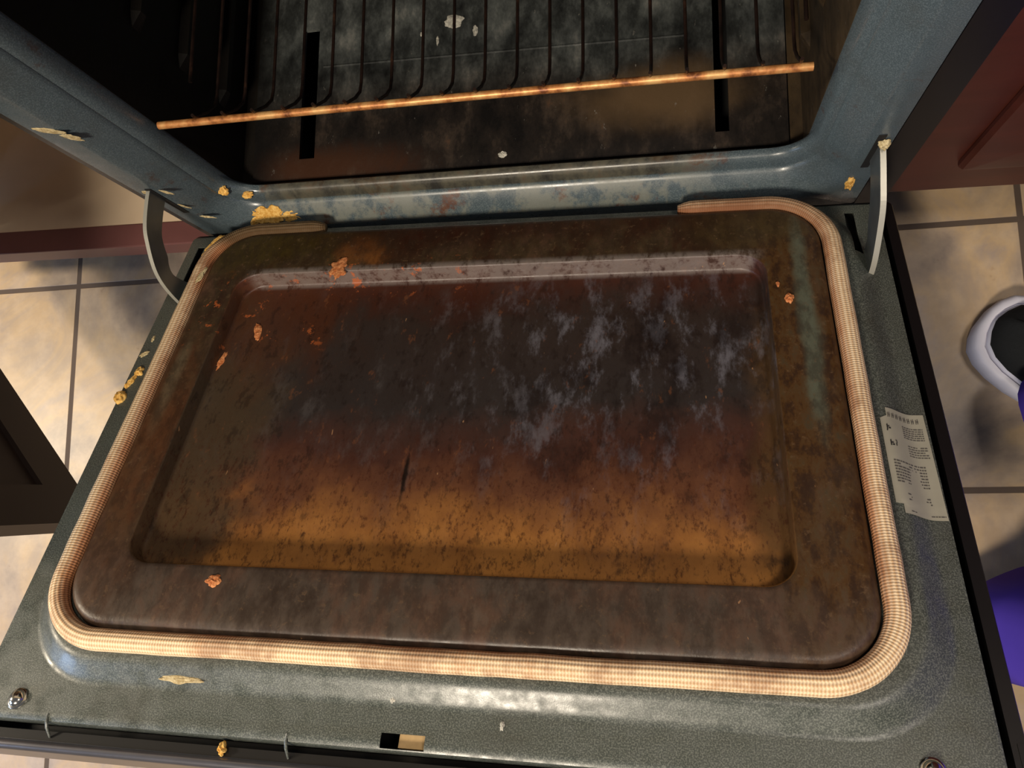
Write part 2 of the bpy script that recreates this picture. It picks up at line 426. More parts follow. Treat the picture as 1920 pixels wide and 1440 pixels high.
# cavity: side walls, back and top in one shell, separate bottom panel
m = MB()
x0, x1, yb, zt = -.318, .318, .50, T + .004
n = [(x, .044, z) for x, z in ((x0, h + .024), (x1, h + .024), (x1, zt), (x0, zt))]
b = [(x, yb, z) for x, _, z in n]
m.add(n + b, [(0, 4, 7, 3), (1, 2, 6, 5), (3, 7, 6, 2), (4, 5, 6, 7)])
for sx in (-1, 1): m.add([(sx * .3052, .046, h + .027), (sx * .318, .046, h + .027), (sx * .318, .5, h + .027), (sx * .3052, .5, h + .027)], [(0, 1, 2, 3)])
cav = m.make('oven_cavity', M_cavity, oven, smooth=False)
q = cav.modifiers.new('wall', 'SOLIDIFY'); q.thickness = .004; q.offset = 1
for sx in (-1, 1):
    for z in (.085, .160, .235, .310, .385):
        m = MB()
        m.loft([[(sx * .3185, y, h + z - .012), (sx * (.3185 - d_), y, h + z - .007), (sx * (.3185 - d_), y, h + z + .001), (sx * .3185, y, h + z + .005)] for y, d_ in ((.12, .001), (.135, .009), (.46, .009), (.475, .001))], cap0=True, cap1=True)
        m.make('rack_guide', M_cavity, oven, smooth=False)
# bottom panel with two long slots, made as a grid of plates round the holes
SL = [(-.2455, -.2265, .072, .236), (.2295, .2440, .066, .236)]
m = MB()
xs = [-.3035, -.2455, -.2265, .2295, .2440, .3035]; ys = [.047, .066, .072, .236, .47]
for i in range(5):
    for j in range(4):
        hole = any(a - 1e-6 <= xs[i] and xs[i + 1] <= b_ + 1e-6 and y0 - 1e-6 <= ys[j] and ys[j + 1] <= y1 + 1e-6 for a, b_, y0, y1 in SL)
        if hole: continue
        m.box(xs[i], xs[i + 1], ys[j], ys[j + 1], h + .024, h + .030)
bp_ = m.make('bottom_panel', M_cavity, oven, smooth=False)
bm = bmesh.new(); bm.from_mesh(bp_.data); bmesh.ops.remove_doubles(bm, verts=bm.verts, dist=1e-5); bm.to_mesh(bp_.data); bm.free()
m = MB()                                    # shallow pressed ridge across the bottom panel
m.tube([(-.22, .186, h + .0286), (.20, .180, h + .0286)], .0022, 8)
m.make('pressed_ridge', M_cavity, oven)
box('burner_box', M_dark, oven, -.308, .308, .047, .49, h - .06, h - .030)
# body
box('side_panel', M_black, oven, -.3935, -.380, .006, .62, .04, .90)
box('side_panel', M_black, oven, .380, .4085, .004, .62, .04, .90)
box('kick_plate', M_black, oven, -.38, .38, .06, .62, .0, .06)
box('storage_drawer', M_black, oven, -.376, .376, .012, .05, .035, h - .034, bevel=.004)
box('cooktop', M_black, oven, -.39, .39, -.02, .64, .90, .925, bevel=.006)
box('control_panel', M_black, oven, -.38, .38, -.01, .03, T + .10, .895, bevel=.004)
for k in range(4):
    x = -.24 + .16 * k; m = MB()
    m.tube([(x, -.01, T + .155), (x, -.035, T + .155)], [.022, .018], 20)
    m.make('control_knob', M_black, oven)

# slots in the frame behind the hinge arms
for sx, xx in ((-1, -.3605), (1, .365)):
    box('frame_slot', M_dark, oven, xx - .0035, xx + .0035, -.0008, .01, h + .070, h + .140)

# ---- door -----------------------------------------------------------------
Xv = Vector((0.99994955, -0.00971205, 0.00256233)); Uv = Vector((-0.00978952, -0.88523437, 0.46504223)); Nv = Vector((0.00224825, 0.46504386, 0.88528479))
DM = Matrix.Identity(4)
for i in range(3): DM[i][0] = Xv[i]; DM[i][1] = -Uv[i]; DM[i][2] = Nv[i]
DM[2][3] = H0
def D(x, u, hh=0.0): return DM @ Vector((x, -u, hh))
def dring(x0, x1, u0, u1, r, hh, n=10): return [D(px, pu, hh) for px, pu in rr(x0, x1, u0, u1, r, n)]

# enamel face of the door, with raised plateau that carries the rope
m = MB()
rings = [dring(-.3925, .3905, .012, .5685, .006, -.020), dring(-.3925, .3905, .012, .5685, .006, -.0055),
         dring(-.3932, .3912, .011, .5683, .006, -.0025), dring(-.3925, .3905, .012, .5655, .006, -.0006), dring(-.390, .388, .014, .5625, .006, 0)]
K = 8
for k in range(K + 1):
    a = k / K; s_ = a * a * (3 - 2 * a)
    rings.append(dring(-.373 + .020 * a, .379 - .026 * a, 0.0150 + .007 * a, .540 - .022 * a, .082 - .018 * a, .013 * s_))
rings += [dring(-.300, .292, .06, .46, .04, .013)]
m.loft(rings)
def rebuild(name, mb, mat, parent):
    o = mb.make(name, mat, None, sharp=50)
    inv = DM.inverted()
    o.data.transform(inv)
    o.parent = parent
    return o
door = m.make('oven_door', M_enamel, None, sharp=50)
door.data.transform(DM.inverted())
door.parent = oven
door.matrix_world = DM
bpy.context.view_layer.update()
door.matrix_parent_inverse = Matrix.Identity(4)
door.matrix_local = oven.matrix_world.inverted() @ DM
bpy.context.view_layer.update()
def dpart(name, mb, mat, **k):
    o = mb.make(name, mat, None, **k); o.data.transform(DM.inverted()); o.parent = door; return o

def cut(o, boxes):                           # real openings cut through a sheet
    m = MB()
    for x0, x1, u0, u1, h0, h1 in boxes: m.box(x0, x1, -u1, -u0, h0, h1)
    t = m.make('cutter', M_dark, None, smooth=False)
    t.matrix_world = DM; bpy.context.view_layer.update()
    q = o.modifiers.new('cut', 'BOOLEAN'); q.object = t; q.operation = 'DIFFERENCE'; q.solver = 'EXACT'
    dg = bpy.context.evaluated_depsgraph_get()
    me = bpy.data.meshes.new_from_object(o.evaluated_get(dg)); o.modifiers.clear(); o.data = me
    bpy.data.objects.remove(t)
sol = door.modifiers.new('sheet', 'SOLIDIFY'); sol.thickness = .0012; sol.offset = -1
cut(door, [(-.0345, -.0005, .5570, .5680 - .0005, -.03, .03),
           (-.3800, -.3715, .030, .105, -.03, .03), (.3575, .3665, .024, .090, -.03, .03)])

# pressed liner inside the rope
m = MB()
def lr(d, hh, r): return dring(-.3325 + d, .3255 - d, .036 + d, .4985 - d, r, hh, 12)
rings = [lr(-.001, .011, .050), lr(0, .0165, .050), lr(.0010, .0205, .049), lr(.0030, .0235, .047), lr(.0060, .0250, .044), lr(.010, .0255, .04), lr(.016, .0252, .038)]
def rc(d, hh, r): return dring(-.289 + d, .2705 - d, .1030 + d, .4415 - d, r, hh, 12)
rings += [rc(-.004, .0254, .028), rc(-.0012, .0252, .026), rc(-.0002, .0246, .025), rc(.0003, .0235, .025), rc(.0014, .0090, .024), rc(.0020, .0070, .023), rc(.0036, .0062, .022), rc(.0060, .0060, .02)]
rings += [rc(.05, .0059, .015), rc(.10, .0058, .01), rc(.15, .0057, .005)]
m.loft(rings, cap1=True)
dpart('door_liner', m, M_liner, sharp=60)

# woven rope seal, open at the hinge side
def rope():
    x0, x1, u0, u1, r = -.3425, .3350, .0290, .5080, .058
    pts = [(-.2076, u0)]
    def arc(cx, cu, a0, a1):
        for k in range(17):
            t = math.radians(a0 + (a1 - a0) * k / 16); pts.append((cx + r * math.cos(t), cu + r * math.sin(t)))
    arc(x0 + r, u0 + r, 270, 180); arc(x0 + r, u1 - r, 180, 90); arc(x1 - r, u1 - r, 90, 0); arc(x1 - r, u0 + r, 0, -90)
    pts.append((.1885, u0))
    P = [Vector(p) for p in pts]; out = [P[0]]                 # resample
    for a, b in zip(P, P[1:]):
        nn = max(1, int((b - a).length / .006))
        for k in range(1, nn + 1): out.append(a.lerp(b, k / nn))
    L = 0; nseg = 20; V = []; F = []; UVs = []; Ls = [0]
    for a, b in zip(out, out[1:]): L += (b - a).length; Ls.append(L)
    for i, p in enumerate(out):
        t = (out[min(i + 1, len(out) - 1)] - out[max(i - 1, 0)]).normalized(); nrm = Vector((-t.y, t.x))  # points outwards/inwards
        e = min(1, min(i, len(out) - 1 - i) / 4 + .35)
        wob = .0006 * mnoise.noise(Vector((Ls[i] * 18, 1.3, 0)))
        R = (.0086 + .0004 * mnoise.noise(Vector((Ls[i] * 40, 5.3, 0)))) * math.sin(e * PI / 2)
        for k in range(nseg):
            a = 2 * PI * k / nseg
            q = p + nrm * (R * math.cos(a) * 1.05 + wob)
            V.append(D(q.x, q.y, .0130 + .0072 + R * math.sin(a) * 1.02))
    for i in range(len(out) - 1):
        for k in range(nseg):
            k2 = (k + 1) % nseg
            F.append((i * nseg + k, i * nseg + k2, (i + 1) * nseg + k2, (i + 1) * nseg + k))
            va, vb = k / nseg, (k + 1) / nseg
            UVs.append([(Ls[i], va), (Ls[i], vb), (Ls[i + 1], vb), (Ls[i + 1], va)])
    F.append(tuple(range(nseg))[::-1]); UVs.append([(0, 0)] * nseg)
    F.append(tuple((len(out) - 1) * nseg + k for k in range(nseg))); UVs.append([(L, 0)] * nseg)
    me = bpy.data.meshes.new('door_gasket'); me.from_pydata([tuple(v) for v in V], [], F)
    l = me.uv_layers.new(name='UVMap')
    for p in me.polygons:
        p.use_smooth = True
        for li, q in zip(p.loop_indices, UVs[p.index]): l.data[li].uv = q
    me.materials.append(M_rope); me.transform(DM.inverted())
    o = bpy.data.objects.new('door_gasket', me); COL.objects.link(o); o.parent = door; return o
rope()

# outer shell of the door: black pan and grey front rim, gap between
m = MB()
m.loft([dring(-.4025, .4105, -.004, .5845, .006, -.048), dring(-.4025, .4105, -.004, .5845, .006, -.014), dring(-.4015, .4095, -.003, .5835, .006, -.0125),
        dring(-.394, .4000, .002, .574, .004, -.0125), dring(-.394, .4000, .002, .574, .004, -.036)], cap0=True, cap1=True)
dpart('outer_shell', m, M_black, sharp=50)
m = MB()
m.tube([D(-.404 + .816 * k / 20, .5850, -.0150) for k in range(21)], .0046, 10)
m.loft([[D(x, .5815, -.012), D(x, .5890, -.014), D(x, .5895, -.046), D(x, .5815, -.046)] for x in (-.4045, .412)], True, True, True)
dpart('front_rim', m, M_trim, sharp=60)
m = MB()                                     # end caps of the outer glass
m.box(.404, .4135, -.592, -.530, -.050, -.012, M=DM)
dpart('end_cap', m, M_black, smooth=False)
m = MB()                                     # tan insulation seen through the latch slot
m.box(-.022, .0005, -.5655, -.5555, -.012, -.0065, M=DM)
dpart('insulation', m, M_insul, smooth=False)
for x in (-.3180, -.1090):                   # little tabs bridging the gap
    m = MB(); m.tube([D(x, .563, .0002), D(x, .568, -.0012), D(x, .5725, -.0045), D(x + .0005, .5785, -.012)], [.0006, .0013, .0013, .0008], 8)
    dpart('lip_tab', m, M_enamel)
m = MB()
m.tube([D(-.27 + .54 * k / 24, .548 + .0 * k, -.085) for k in range(25)], .012, 14)
for x in (-.25, .25): m.tube([D(x, .548, -.046), D(x, .548, -.085)], .009, 10)
dpart('door_handle', m, M_black)
# screws
for x, u in ((-.3516, .5537), (.3449, .5535)):
    m = MB()
    prof = [(.0084, .0), (.0084, .0010), (.0074, .0016), (.0066, .0016), (.0062, .0028), (.0048, .0044), (.0030, .0053), (.0010, .0057), (.00005, .0057)]
    m.loft([[D(x + r * math.cos(2 * PI * k / 24), u + r * math.sin(2 * PI * k / 24), z) for k in range(24)] for r, z in prof], cap1=True)
    dpart('screw', m, M_steel, sharp=35)
# hinge pocket plates
for xx, u0, u1 in ((-.3757, .022, .108), (.362, .004, .092)):
    m = MB(); m.box(xx - .0065, xx + .0065, -u1, -u0, -.030, -.012, M=DM)
    dpart('hinge_pocket', m, M_dark, smooth=False)
m = MB(); m.box(-.3535, -.3465, -.112, -.016, .006, .0165, M=DM)

# warning label with worn print
m = MB()
lab = [(.3565, .2765), (.3885, .2750), (.3898, .3735), (.3560, .3735), (.3548, .3660), (.3508, .3640), (.3500, .2870), (.3545, .2830)]
def surf(x):                                  # height of the pressed step of the enamel face at its right side
    a = min(1, max(0, (.3795 - x) / .0265)); return .013 * a * a * (3 - 2 * a)
def labrow(u):
    xa = .3500 + .0 * u if .286 < u < .365 else .3555
    return [D(xa + (.3880 + (u - .2755) * .015 - xa) * k / 12, u, surf(xa + (.388 - xa) * k / 12) + .0006) for k in range(13)]
us = [.2755, .279, .2835, .2862, .30, .32, .34, .36, .3648, .3655, .369, .3735]
m.loft([labrow(u) for u in us], closed=False)
o = dpart('warning_label', m, M_label); o['label'] = 'worn paper warning label'
label_ob = o
def prints(name, mat, items, hh):
    m = MB()
    for x0, x1, u0, u1 in items:
        m.add([D(x0, u0, hh + surf(x0)), D(x1, u0, hh + surf(x1)), D(x1, u1, hh + surf(x1)), D(x0, u1, hh + surf(x0))], [(0, 1, 2, 3)])
    dpart(name, m, mat, smooth=False)
rnd = random.Random(3); small = []; bold = []
for k in range(8):                            # heading: a row of tall worn letters
    x = .3565 + k * .0035; small += [(x, x + .0006, .2805, .2850), (x + .0013, x + .0019, .2800, .2848), (x, x + .0022, .2822, .2829)]
def line(x0, x1, u, hgt, dens=1.0):
    x = x0
    while x < x1:
        wl = rnd.uniform(.0008, .0030); wl = min(wl, x1 - x)
        if rnd.random() < dens: small.append((x, x + wl, u, u + hgt))
        x += wl + .0005
for u in [.290 + .0021 * k for k in range(6)]: line(.368, .385, u, .0010)
for u in [.308 + .0023 * k for k in range(5)]: line(.370, .386, u, .0010, .9)
for u in [.326 + .0027 * k for k in range(8)]: line(.3545, .381, u, .0013, .9)
for u in [.355 + .0024 * k for k in range(3)]: line(.361, .380, u, .0012, .7)
line(.361, .388, .3700, .0009)
bold += [(.3540, .3549, .2925, .2975), (.3549, .3562, .2940, .2950), (.3555, .3572, .2955, .2968), (.3537, .3545, .2975, .2990),
         (.3547, .3556, .3075, .3130), (.3556, .3572, .3095, .3106), (.3562, .3578, .3112, .3126), (.3590, .3602, .3070, .3077), (.3598, .3604, .3075, .3100), (.3592, .3600, .3100, .3125)]
prints('label_print', M_ink, small, .0009); prints('label_pictogram', M_ink2, bold, .0010)

# ---- hinge arms -----------------------------------------------------------
outL = [(.0100, .1349), (-.0136, .1376), (-.0404, .1372), (-.0575, .1309), (-.0774, .1193), (-.0897, .1066), (-.0990, .0896), (-.1063, .0702), (-.1110, .0540)]
inL = [(.0100, .1080), (-.0116, .1110), (-.0268, .1118), (-.0416, .1110), (-.0530, .1050), (-.0615, .0985), (-.0714, .0945), (-.0790, .0840), (-.0800, .0560)]
outR = [(.0100, .1230), (-.0136, .1205), (-.0350, .1166), (-.0544, .1116), (-.0704, .0996), (-.0866, .0829), (-.0960, .0710), (-.1020, .0600), (-.1060, .0500)]
inR = [(.0100, .0830), (-.0035, .0850), (-.0215, .0834), (-.0391, .0773), (-.0500, .0700), (-.0600, .0650), (-.0690, .0600), (-.0750, .0500), (-.0770, .0400)]
def smooth_line(P, n=5):
    out = []
    for i in range(len(P) - 1):
        p0 = P[max(i - 1, 0)]; p1 = P[i]; p2 = P[i + 1]; p3 = P[min(i + 2, len(P) - 1)]
        for k in range(n):
            t = k / n
            out.append(tuple(.5 * (2 * p1[a] + (p2[a] - p0[a]) * t + (2 * p0[a] - 5 * p1[a] + 4 * p2[a] - p3[a]) * t * t + (3 * p1[a] - p0[a] - 3 * p2[a] + p3[a]) * t ** 3) for a in (0, 1)))
    out.append(P[-1]); return out
def arm(x, O, I, t=.0022):
    O = smooth_line(O); I = smooth_line(I)
    V = []; F = []; fm = []; n_ = len(O)
    for o_, i_ in zip(O, I):
        for xx in (x - t, x + t):
            V.append((xx, o_[0], o_[1] + h)); V.append((xx, i_[0], i_[1] + h))
    for k in range(n_ - 1):
        a = k * 4; b = a + 4
        F += [(a, a + 1, b + 1, b), (a + 2, b + 2, b + 3, a + 3), (a, b, b + 2, a + 2), (a + 1, a + 3, b + 3, b + 1)]; fm += [0, 0, 1, 1]
    F += [(0, 2, 3, 1), tuple((n_ - 1) * 4 + q for q in (0, 1, 3, 2))]; fm += [1, 1]
    return mesh_obj('hinge_arm', V, F, None, oven, smooth=False, mats=[M_arm, M_arm_edge], fmat=fm)
arm(-.3625, outL, inL); arm(.3690, outR, inR, .0026)
for x, z in ((-.3625, .121), (.369, .103)):   # hinge pins at the frame
    m = MB(); m.tube([(x - .006, .004, h + z), (x + .006, .004, h + z)], .004, 10); m.make('hinge_pin', M_arm, oven)

# ---- rack -------------------------------------------------------------------
rack = empty('oven_rack', (0, .04, h + .17), 'brown wire oven rack on side guides inside the black oven cavity', 'oven rack')
m = MB(); m.tube([(-.3116, .040, h + .195), (-.2, .040, h + .1962), (-.1, .040, h + .1968), (0, .040, h + .1970), (.1, .040, h + .1968), (.2, .040, h + .1962), (.2987, .040, h + .195)], .0038, 12)
m.make('front_rail', M_rail_metal, rack)
for k in range(20):
    x = -.2665 + .0308 * k
    m = MB()
    z0 = h + .1975
    m.tube([(x, .0400, z0 + .0115), (x, .0405, z0 + .006), (x + .0002, .047, z0 - .002), (x + .0004, .056, h + .184), (x + .0006, .068, h + .1735), (x + .0006, .080, h + .1712), (x + .0006, .095, h + .1712), (x, .48, h + .1712)], .0016, 8)
    if k < 19: m.make('rack_wire', M_wire, rack)
m = MB()
m.tube([(-.3005, .10, h + .1665), (-.3005, .48, h + .1665), (.3005, .48, h + .1665), (.3005, .10, h + .1665)], .0020, 10)
m.tube([(-.298, .26, h + .1675), (.298, .26, h + .1675)], .0022, 8)
m.make('rack_frame', M_wire, rack)

# ------------------------------------------------------------------ cabinets
def cab_left():
    cb = empty('kitchen_cabinet', (-.72, .3, 0), 'reddish brown base cabinet left of the oven, standing open on its cream interior', 'cabinet')
    xa, xb = -.90, -.400; yf = .022
    z0, z1 = h - .098, .86
    box('interior_floor', M_melamine, cb, xa + .016, xb - .012, yf + .018, .60, h - .085, h - .063)
    m = MB()
    m.box(xa, xa + .016, yf + .018, .60, .0, z1); m.box(xb - .012, xb, yf + .018, .60, .0, z1); m.box(xa, xb, .59, .60, 0, z1)
    m.make('interior_panel', M_melamine, cb, smooth=False)
    box('bottom_rail', M_rail, cb, xa, xb, yf - .012, yf + .020, z0, h - .061, bevel=.002)
    box('stile', M_rail, cb, xa, xa + .04, yf, yf + .019, h - .061, z1)
    box('stile', M_rail, cb, xb - .018, xb, yf, yf + .019, h - .061, z1)
    box('top_rail', M_rail, cb, xa + .04, xb - .018, yf, yf + .019, .80, z1)
    box('toe_kick', M_cherry_d, cb, xa, xb, .085, .10, 0, z0)
    # door, turned open on its left edge; hinge edge at the left stile
    d = Vector((.655, -.756, 0)).normalized()
    zb = h - .030
    corner = Vector((-.5169, -.3533, 0)); L = .50
    base = corner - d * L; nrm = Vector((-d.y, d.x, 0))
    MM = Matrix.Identity(4)
    for i in range(3): MM[i][0] = d[i]; MM[i][1] = nrm[i]
    MM[0][3], MM[1][3] = base.x, base.y
    dr = MB(); t = .019
    w_ = .058
    zt = .80
    dr.box(0, L, -t, 0, zb, zb + w_, M=MM); dr.box(0, L, -t, 0, zt - w_, zt, M=MM)
    dr.box(0, w_, -t, 0, zb + w_, zt - w_, M=MM); dr.box(L - w_, L, -t, 0, zb + w_, zt - w_, M=MM)
    o = dr.make('cabinet_door', M_cherry_d, cb, smooth=False)
    dp = MB(); dp.box(w_ , L - w_, -t + .005, -.006, zb + w_, zt - w_, M=MM)
    q = dp.make('door_panel', M_cherry_d, o, smooth=False)
    kn = MB(); kn.tube([MM @ Vector((L - .03, -t, zt - .07)), MM @ Vector((L - .03, -t - .022, zt - .07))], [.006, .013], 14)
    kn.make('door_knob', M_arm, o)
    for z in (zb + .08, zt - .08):
        hg = MB(); hg.box(-.012, .03, -.001, .010, z, z + .04, M=MM); hg.make('door_hinge', M_arm, o, smooth=False)
    return cb
cab_left()
def cab_right():
    cb = empty('kitchen_cabinet', (.75, .3, 0), 'closed dark cherry base cabinet right of the oven behind the shoe', 'cabinet')
    xa, xb = .414, 1.20
    box('carcass', M_cherry, cb, xa, xb, .040, .62, h - .058, .86)
    box('face_frame', M_cherry, cb, xa, xb, .020, .041, h - .058, .86, bevel=.002)
    box('toe_kick', M_cherry_d, cb, xa, xb, .10, .115, 0, h - .058)
    # raised and fielded door
    zb, zt, x0, x1, t = h + .016, .80, .466, .80, .010
    y = .019
    def R(dx, yy, r=.003): return [(px, yy, pz) for px, pz in rr(x0 + dx, x1 - dx, zb + dx, zt - dx, r, 3)]
    m = MB()
    m.loft([R(0, y), R(0, y - t + .006), R(.003, y - t + .001), R(.008, y - t), R(.050, y - t), R(.053, y - t + .006), R(.057, y - t + .006), R(.078, y - t + .001), R(.10, y - t + .001)], cap0=True, cap1=True)
    m.make('cabinet_door', M_cherry, cb, sharp=30)
cab_right()
wt = box('worktop', simple('grey_stone', c(96, 90, 86), .3, 0, .5, .3, 80), None, -1.10, -.396, -.01, .64, .862, .90, bevel=.006)
tag(wt, 'grey stone worktop on the open cabinet left of the oven', 'worktop')
wt2 = box('worktop', simple('grey_stone_slab', c(96, 90, 86), .3, 0, .5, .3, 80), None, .414, 1.25, -.01, .64, .862, .90, bevel=.006)
tag(wt2, 'grey stone worktop on the closed cabinet right of the oven', 'worktop')

# ------------------------------------------------------------------ person
person = empty('person', (.78, -.36, 0), 'person in purple trousers and black canvas shoes standing beside the oven door', 'person')
def shoe(tip, ang, parent):
    ax = Vector((math.cos(ang), math.sin(ang), 0)); ay = Vector((-ax.y, ax.x, 0)); L = .285
    ts = [0, .012, .04, .09, .16, .25, .35, .47, .60, .72, .84, .92, .97, 1.0]
    ws = [.012, .026, .040, .049, .0545, .057, .0555, .050, .044, .041, .040, .034, .023, .010]
    def outline(inset, z, t0=0.0, t1=1.0):
        l = [(t0 + (t1 - t0) * t, w - inset) for t, w in zip(ts, ws)]
        P = [(t * L + inset * (1 - 2 * t), max(w, .003)) for t, w in l]
        pts = [tip + ax * a + ay * b for a, b in P] + [tip + ax * a - ay * b for a, b in reversed(P)]
        return [(p.x, p.y, z) for p in pts]
    sh = MB()
    sh.loft([outline(.012, .024), outline(.011, .040), outline(.014, .050), outline(.020, .058), outline(.028, .064), outline(.038, .068)], cap0=True, cap1=True)
    # ankle part
    def el(tc, ra, rb, z): return [tuple(tip + ax * (tc * L + ra * math.cos(2 * PI * k / 20)) + ay * rb * math.sin(2 * PI * k / 20)) [:2] + (z,) for k in range(20)]
    sh.loft([el(.66, .095, .034, .05), el(.68, .083, .036, .075), el(.72, .065, .036, .095)], cap1=True)
    up = sh.make('shoe', M_canvas, parent, sharp=60)
    up['label'] = 'black canvas shoe with white rubber sole'
    s = MB()
    s.loft([outline(.003, .0), outline(.0, .004), outline(-.001, .018), outline(.0005, .029), outline(.004, .033), outline(.008, .0325), outline(.0085, .029), outline(.0095, .029), outline(.010, .036), outline(.0125, .040), outline(.0140, .0395), outline(.0145, .036)], cap0=True)
    s.make('sole', M_rubber, up, sharp=60)
    tg = MB()
    tg.loft([[tuple(tip + ax * (a * L) + ay * (b * .030 * wdt))[:2] + (z - .004 * b * b,) for b in (-1, -.5, 0, .5, 1)] for a, z, wdt in ((.34, .068, .7), (.42, .074, 1.0), (.52, .083, 1.1), (.62, .094, 1.1))], closed=False)
    q = tg.make('tongue', M_plaid, up)
    sd = q.modifiers.new('cloth', 'SOLIDIFY'); sd.thickness = .003
    lc = MB()
    for a, z in ((.38, .073), (.44, .078), (.50, .084)):
        lc.tube([tip + ax * a * L + ay * b + Vector((0, 0, z - 9 * b * b + .002)) for b in (-.024, -.012, 0, .012, .024)], .0022, 8)
    lc.make('shoelace', M_rubber, up)
    return up
shoe(Vector((.547, -.102, 0)), math.radians(-38), person)
shoe(Vector((.540, -.458, 0)), math.radians(0), person)
def leg_rings(path, rmul=1.0, folds=.05, n=40):
    rings = []
    for i, (cx, cy, cz, ra, rb) in enumerate(path):
        R = []
        for k in range(n):
            a = 2 * PI * k / n
            fld = 1 + folds * math.sin(a * 5 + cz * 9) * max(0, 1 - cz / .6) + .02 * math.sin(a * 3 + cz * 30)
            R.append((cx + ra * fld * rmul * math.cos(a), cy + rb * fld * rmul * math.sin(a), cz + (.012 * math.sin(a * 2 + 1) if i == 0 else 0)))
        rings.append(R)
    return rings
pA = [(.660, -.228, .085, .114, .080), (.670, -.230, .12, .104, .080), (.682, -.240, .20, .092, .080), (.688, -.265, .34, .086, .080), (.705, -.272, .48, .082, .082), (.735, -.280, .66, .092, .095), (.765, -.290, .82, .105, .10), (.785, -.30, .90, .11, .10)]
pB = [(.582, -.455, .06, .094, .066), (.598, -.457, .10, .090, .066), (.612, -.458, .18, .086, .068), (.640, -.456, .32, .082, .072), (.675, -.450, .48, .080, .078), (.720, -.440, .66, .090, .092), (.760, -.420, .82, .105, .10), (.785, -.41, .90, .11, .10)]
m = MB(); m.loft(leg_rings(pA)); m.loft(leg_rings(pB))
m.loft([[(.79 + ra * math.cos(2 * PI * k / 40), -.355 + rb * math.sin(2 * PI * k / 40), z) for k in range(40)] for z, ra, rb in ((.80, .03, .06), (.83, .09, .14), (.88, .118, .172), (.95, .118, .172), (1.02, .105, .155))], cap0=True, cap1=True)
tr = m.make('trousers', M_purple, person, sharp=80)
sd = tr.modifiers.new('cloth', 'SOLIDIFY'); sd.thickness = .002
# body under the clothes: one continuous skinned surface
bv = [(.79, -.355, .95), (.785, -.30, .88), (.705, -.272, .50), (.705, -.282, .10), (.785, -.41, .88), (.675, -.450, .50), (.665, -.468, .09)]
be = [(0, 1), (1, 2), (2, 3), (0, 4), (4, 5), (5, 6)]
me = bpy.data.meshes.new('legs'); me.from_pydata([tuple(Vector(v) - person.location) for v in bv], be, [])
bo = bpy.data.objects.new('legs', me); COL.objects.link(bo); bo.parent = person
sk = bo.modifiers.new('skin', 'SKIN')
for v_, r_ in zip(me.skin_vertices[0].data, (.09, .075, .05, .033, .075, .05, .033)): v_.radius = (r_, r_)
me.skin_vertices[0].data[0].use_root = True
bo.modifiers.new('sub', 'SUBSURF').levels = 1
me.materials.append(M_skin)

# ------------------------------------------------------------------ residue and crumbs
def lump(name, ctr, ax, ay, az, rx, ry, rz, mat, parent=None, seed=1, rough=.45, label=None, cat=None, group=None):
    """irregular low lump lying in the plane ax, ay"""
    bm = bmesh.new(); bmesh.ops.create_icosphere(bm, subdivisions=4, radius=1)
    ctr = Vector(ctr)
    for v_ in bm.verts:
        p = v_.co.copy()
        k = 1 + rough * mnoise.fractal(Vector((p.x, p.y, p.z * .4)) * 1.5 + Vector((seed * 7.1, 0, 0)), 1.0, 2.0, 3) * 1.0
        q = Vector((p.x * k * rx, p.y * k * ry, max(p.z, -.15) * rz * (1 + .8 * mnoise.noise(p * 3 + Vector((0, seed, 0))))))
        v_.co = q.x * ax + q.y * ay + q.z * az
    me = bpy.data.meshes.new(name); bm.to_mesh(me); bm.free()
    for p in me.polygons: p.use_smooth = True
    me.materials.append(mat)
    o = bpy.data.objects.new(name, me); COL.objects.link(o)
    if parent is not None:
        me.transform(Matrix.Translation(ctr)); me.transform(parent.matrix_world.inverted()); o.parent = parent
        if label: o['label'] = label
    else:
        o.location = ctr; tag(o, label, cat, group)
    return o
W = [Vector((1, 0, 0)), Vector((0, 1, 0)), Vector((0, 0, 1))]
def on_door(name, x, u, hh, rx, ru, rz, mat, seed, stuck=True, rot=0, **k):
    a = Xv * math.cos(rot) - Uv * math.sin(rot); b = Xv * math.sin(rot) + Uv * math.cos(rot)
    return lump(name, D(x, u, hh), a, b, Nv, rx, ru, rz, mat, door if stuck else None, seed, **k)
def on_frame(name, x, y, z, rx, rz, t, mat, seed, rot=0, **k):
    a = W[0] * math.cos(rot) + W[2] * math.sin(rot); b = -W[0] * math.sin(rot) + W[2] * math.cos(rot)
    return lump(name, (x, y, z + h), a, b, -W[1], rx, rz, t, mat, oven, seed, **k)
YL = 'dried yellow oven cleaner foam'
# stuck to the sill and frame
sd_ = Vector((0, -.75, -.66)).normalized(); su_ = Vector((0, -.66, .75)).normalized()
sl_n = Vector((0, -.68, .73)).normalized(); sl_t = W[0].cross(sl_n)
for x, y, z, rx, ry, s_ in ((-.306, .0115, .0185, .017, .012, 3), (-.284, .0110, .0180, .016, .011, 9), (-.262, .0090, .0150, .018, .007, 5)):
    lump('foam_residue', (x, y, z + h), W[0], sl_t, sl_n, rx, ry, .0016, M_yellow, oven, s_, .5, label=YL)
lump('foam_residue', (-.321, .026, .062 + h), W[0], sl_t, sl_n, .006, .006, .003, M_yellow, oven, 11, label=YL)
lump('foam_residue', (-.301, .027, .044 + h), W[0], sl_t, sl_n, .007, .0045, .003, M_yellow, oven, 12, label=YL)
on_frame('foam_residue', -.361, 0, .2768, .012, .004, .0012, M_cream, 21, -.5)
on_frame('foam_residue', -.350, 0, .262, .009, .0045, .0012, M_cream, 22, -.8)
on_frame('foam_residue', -.346, 0, .128, .007, .002, .0012, M_cream, 23, -.9)
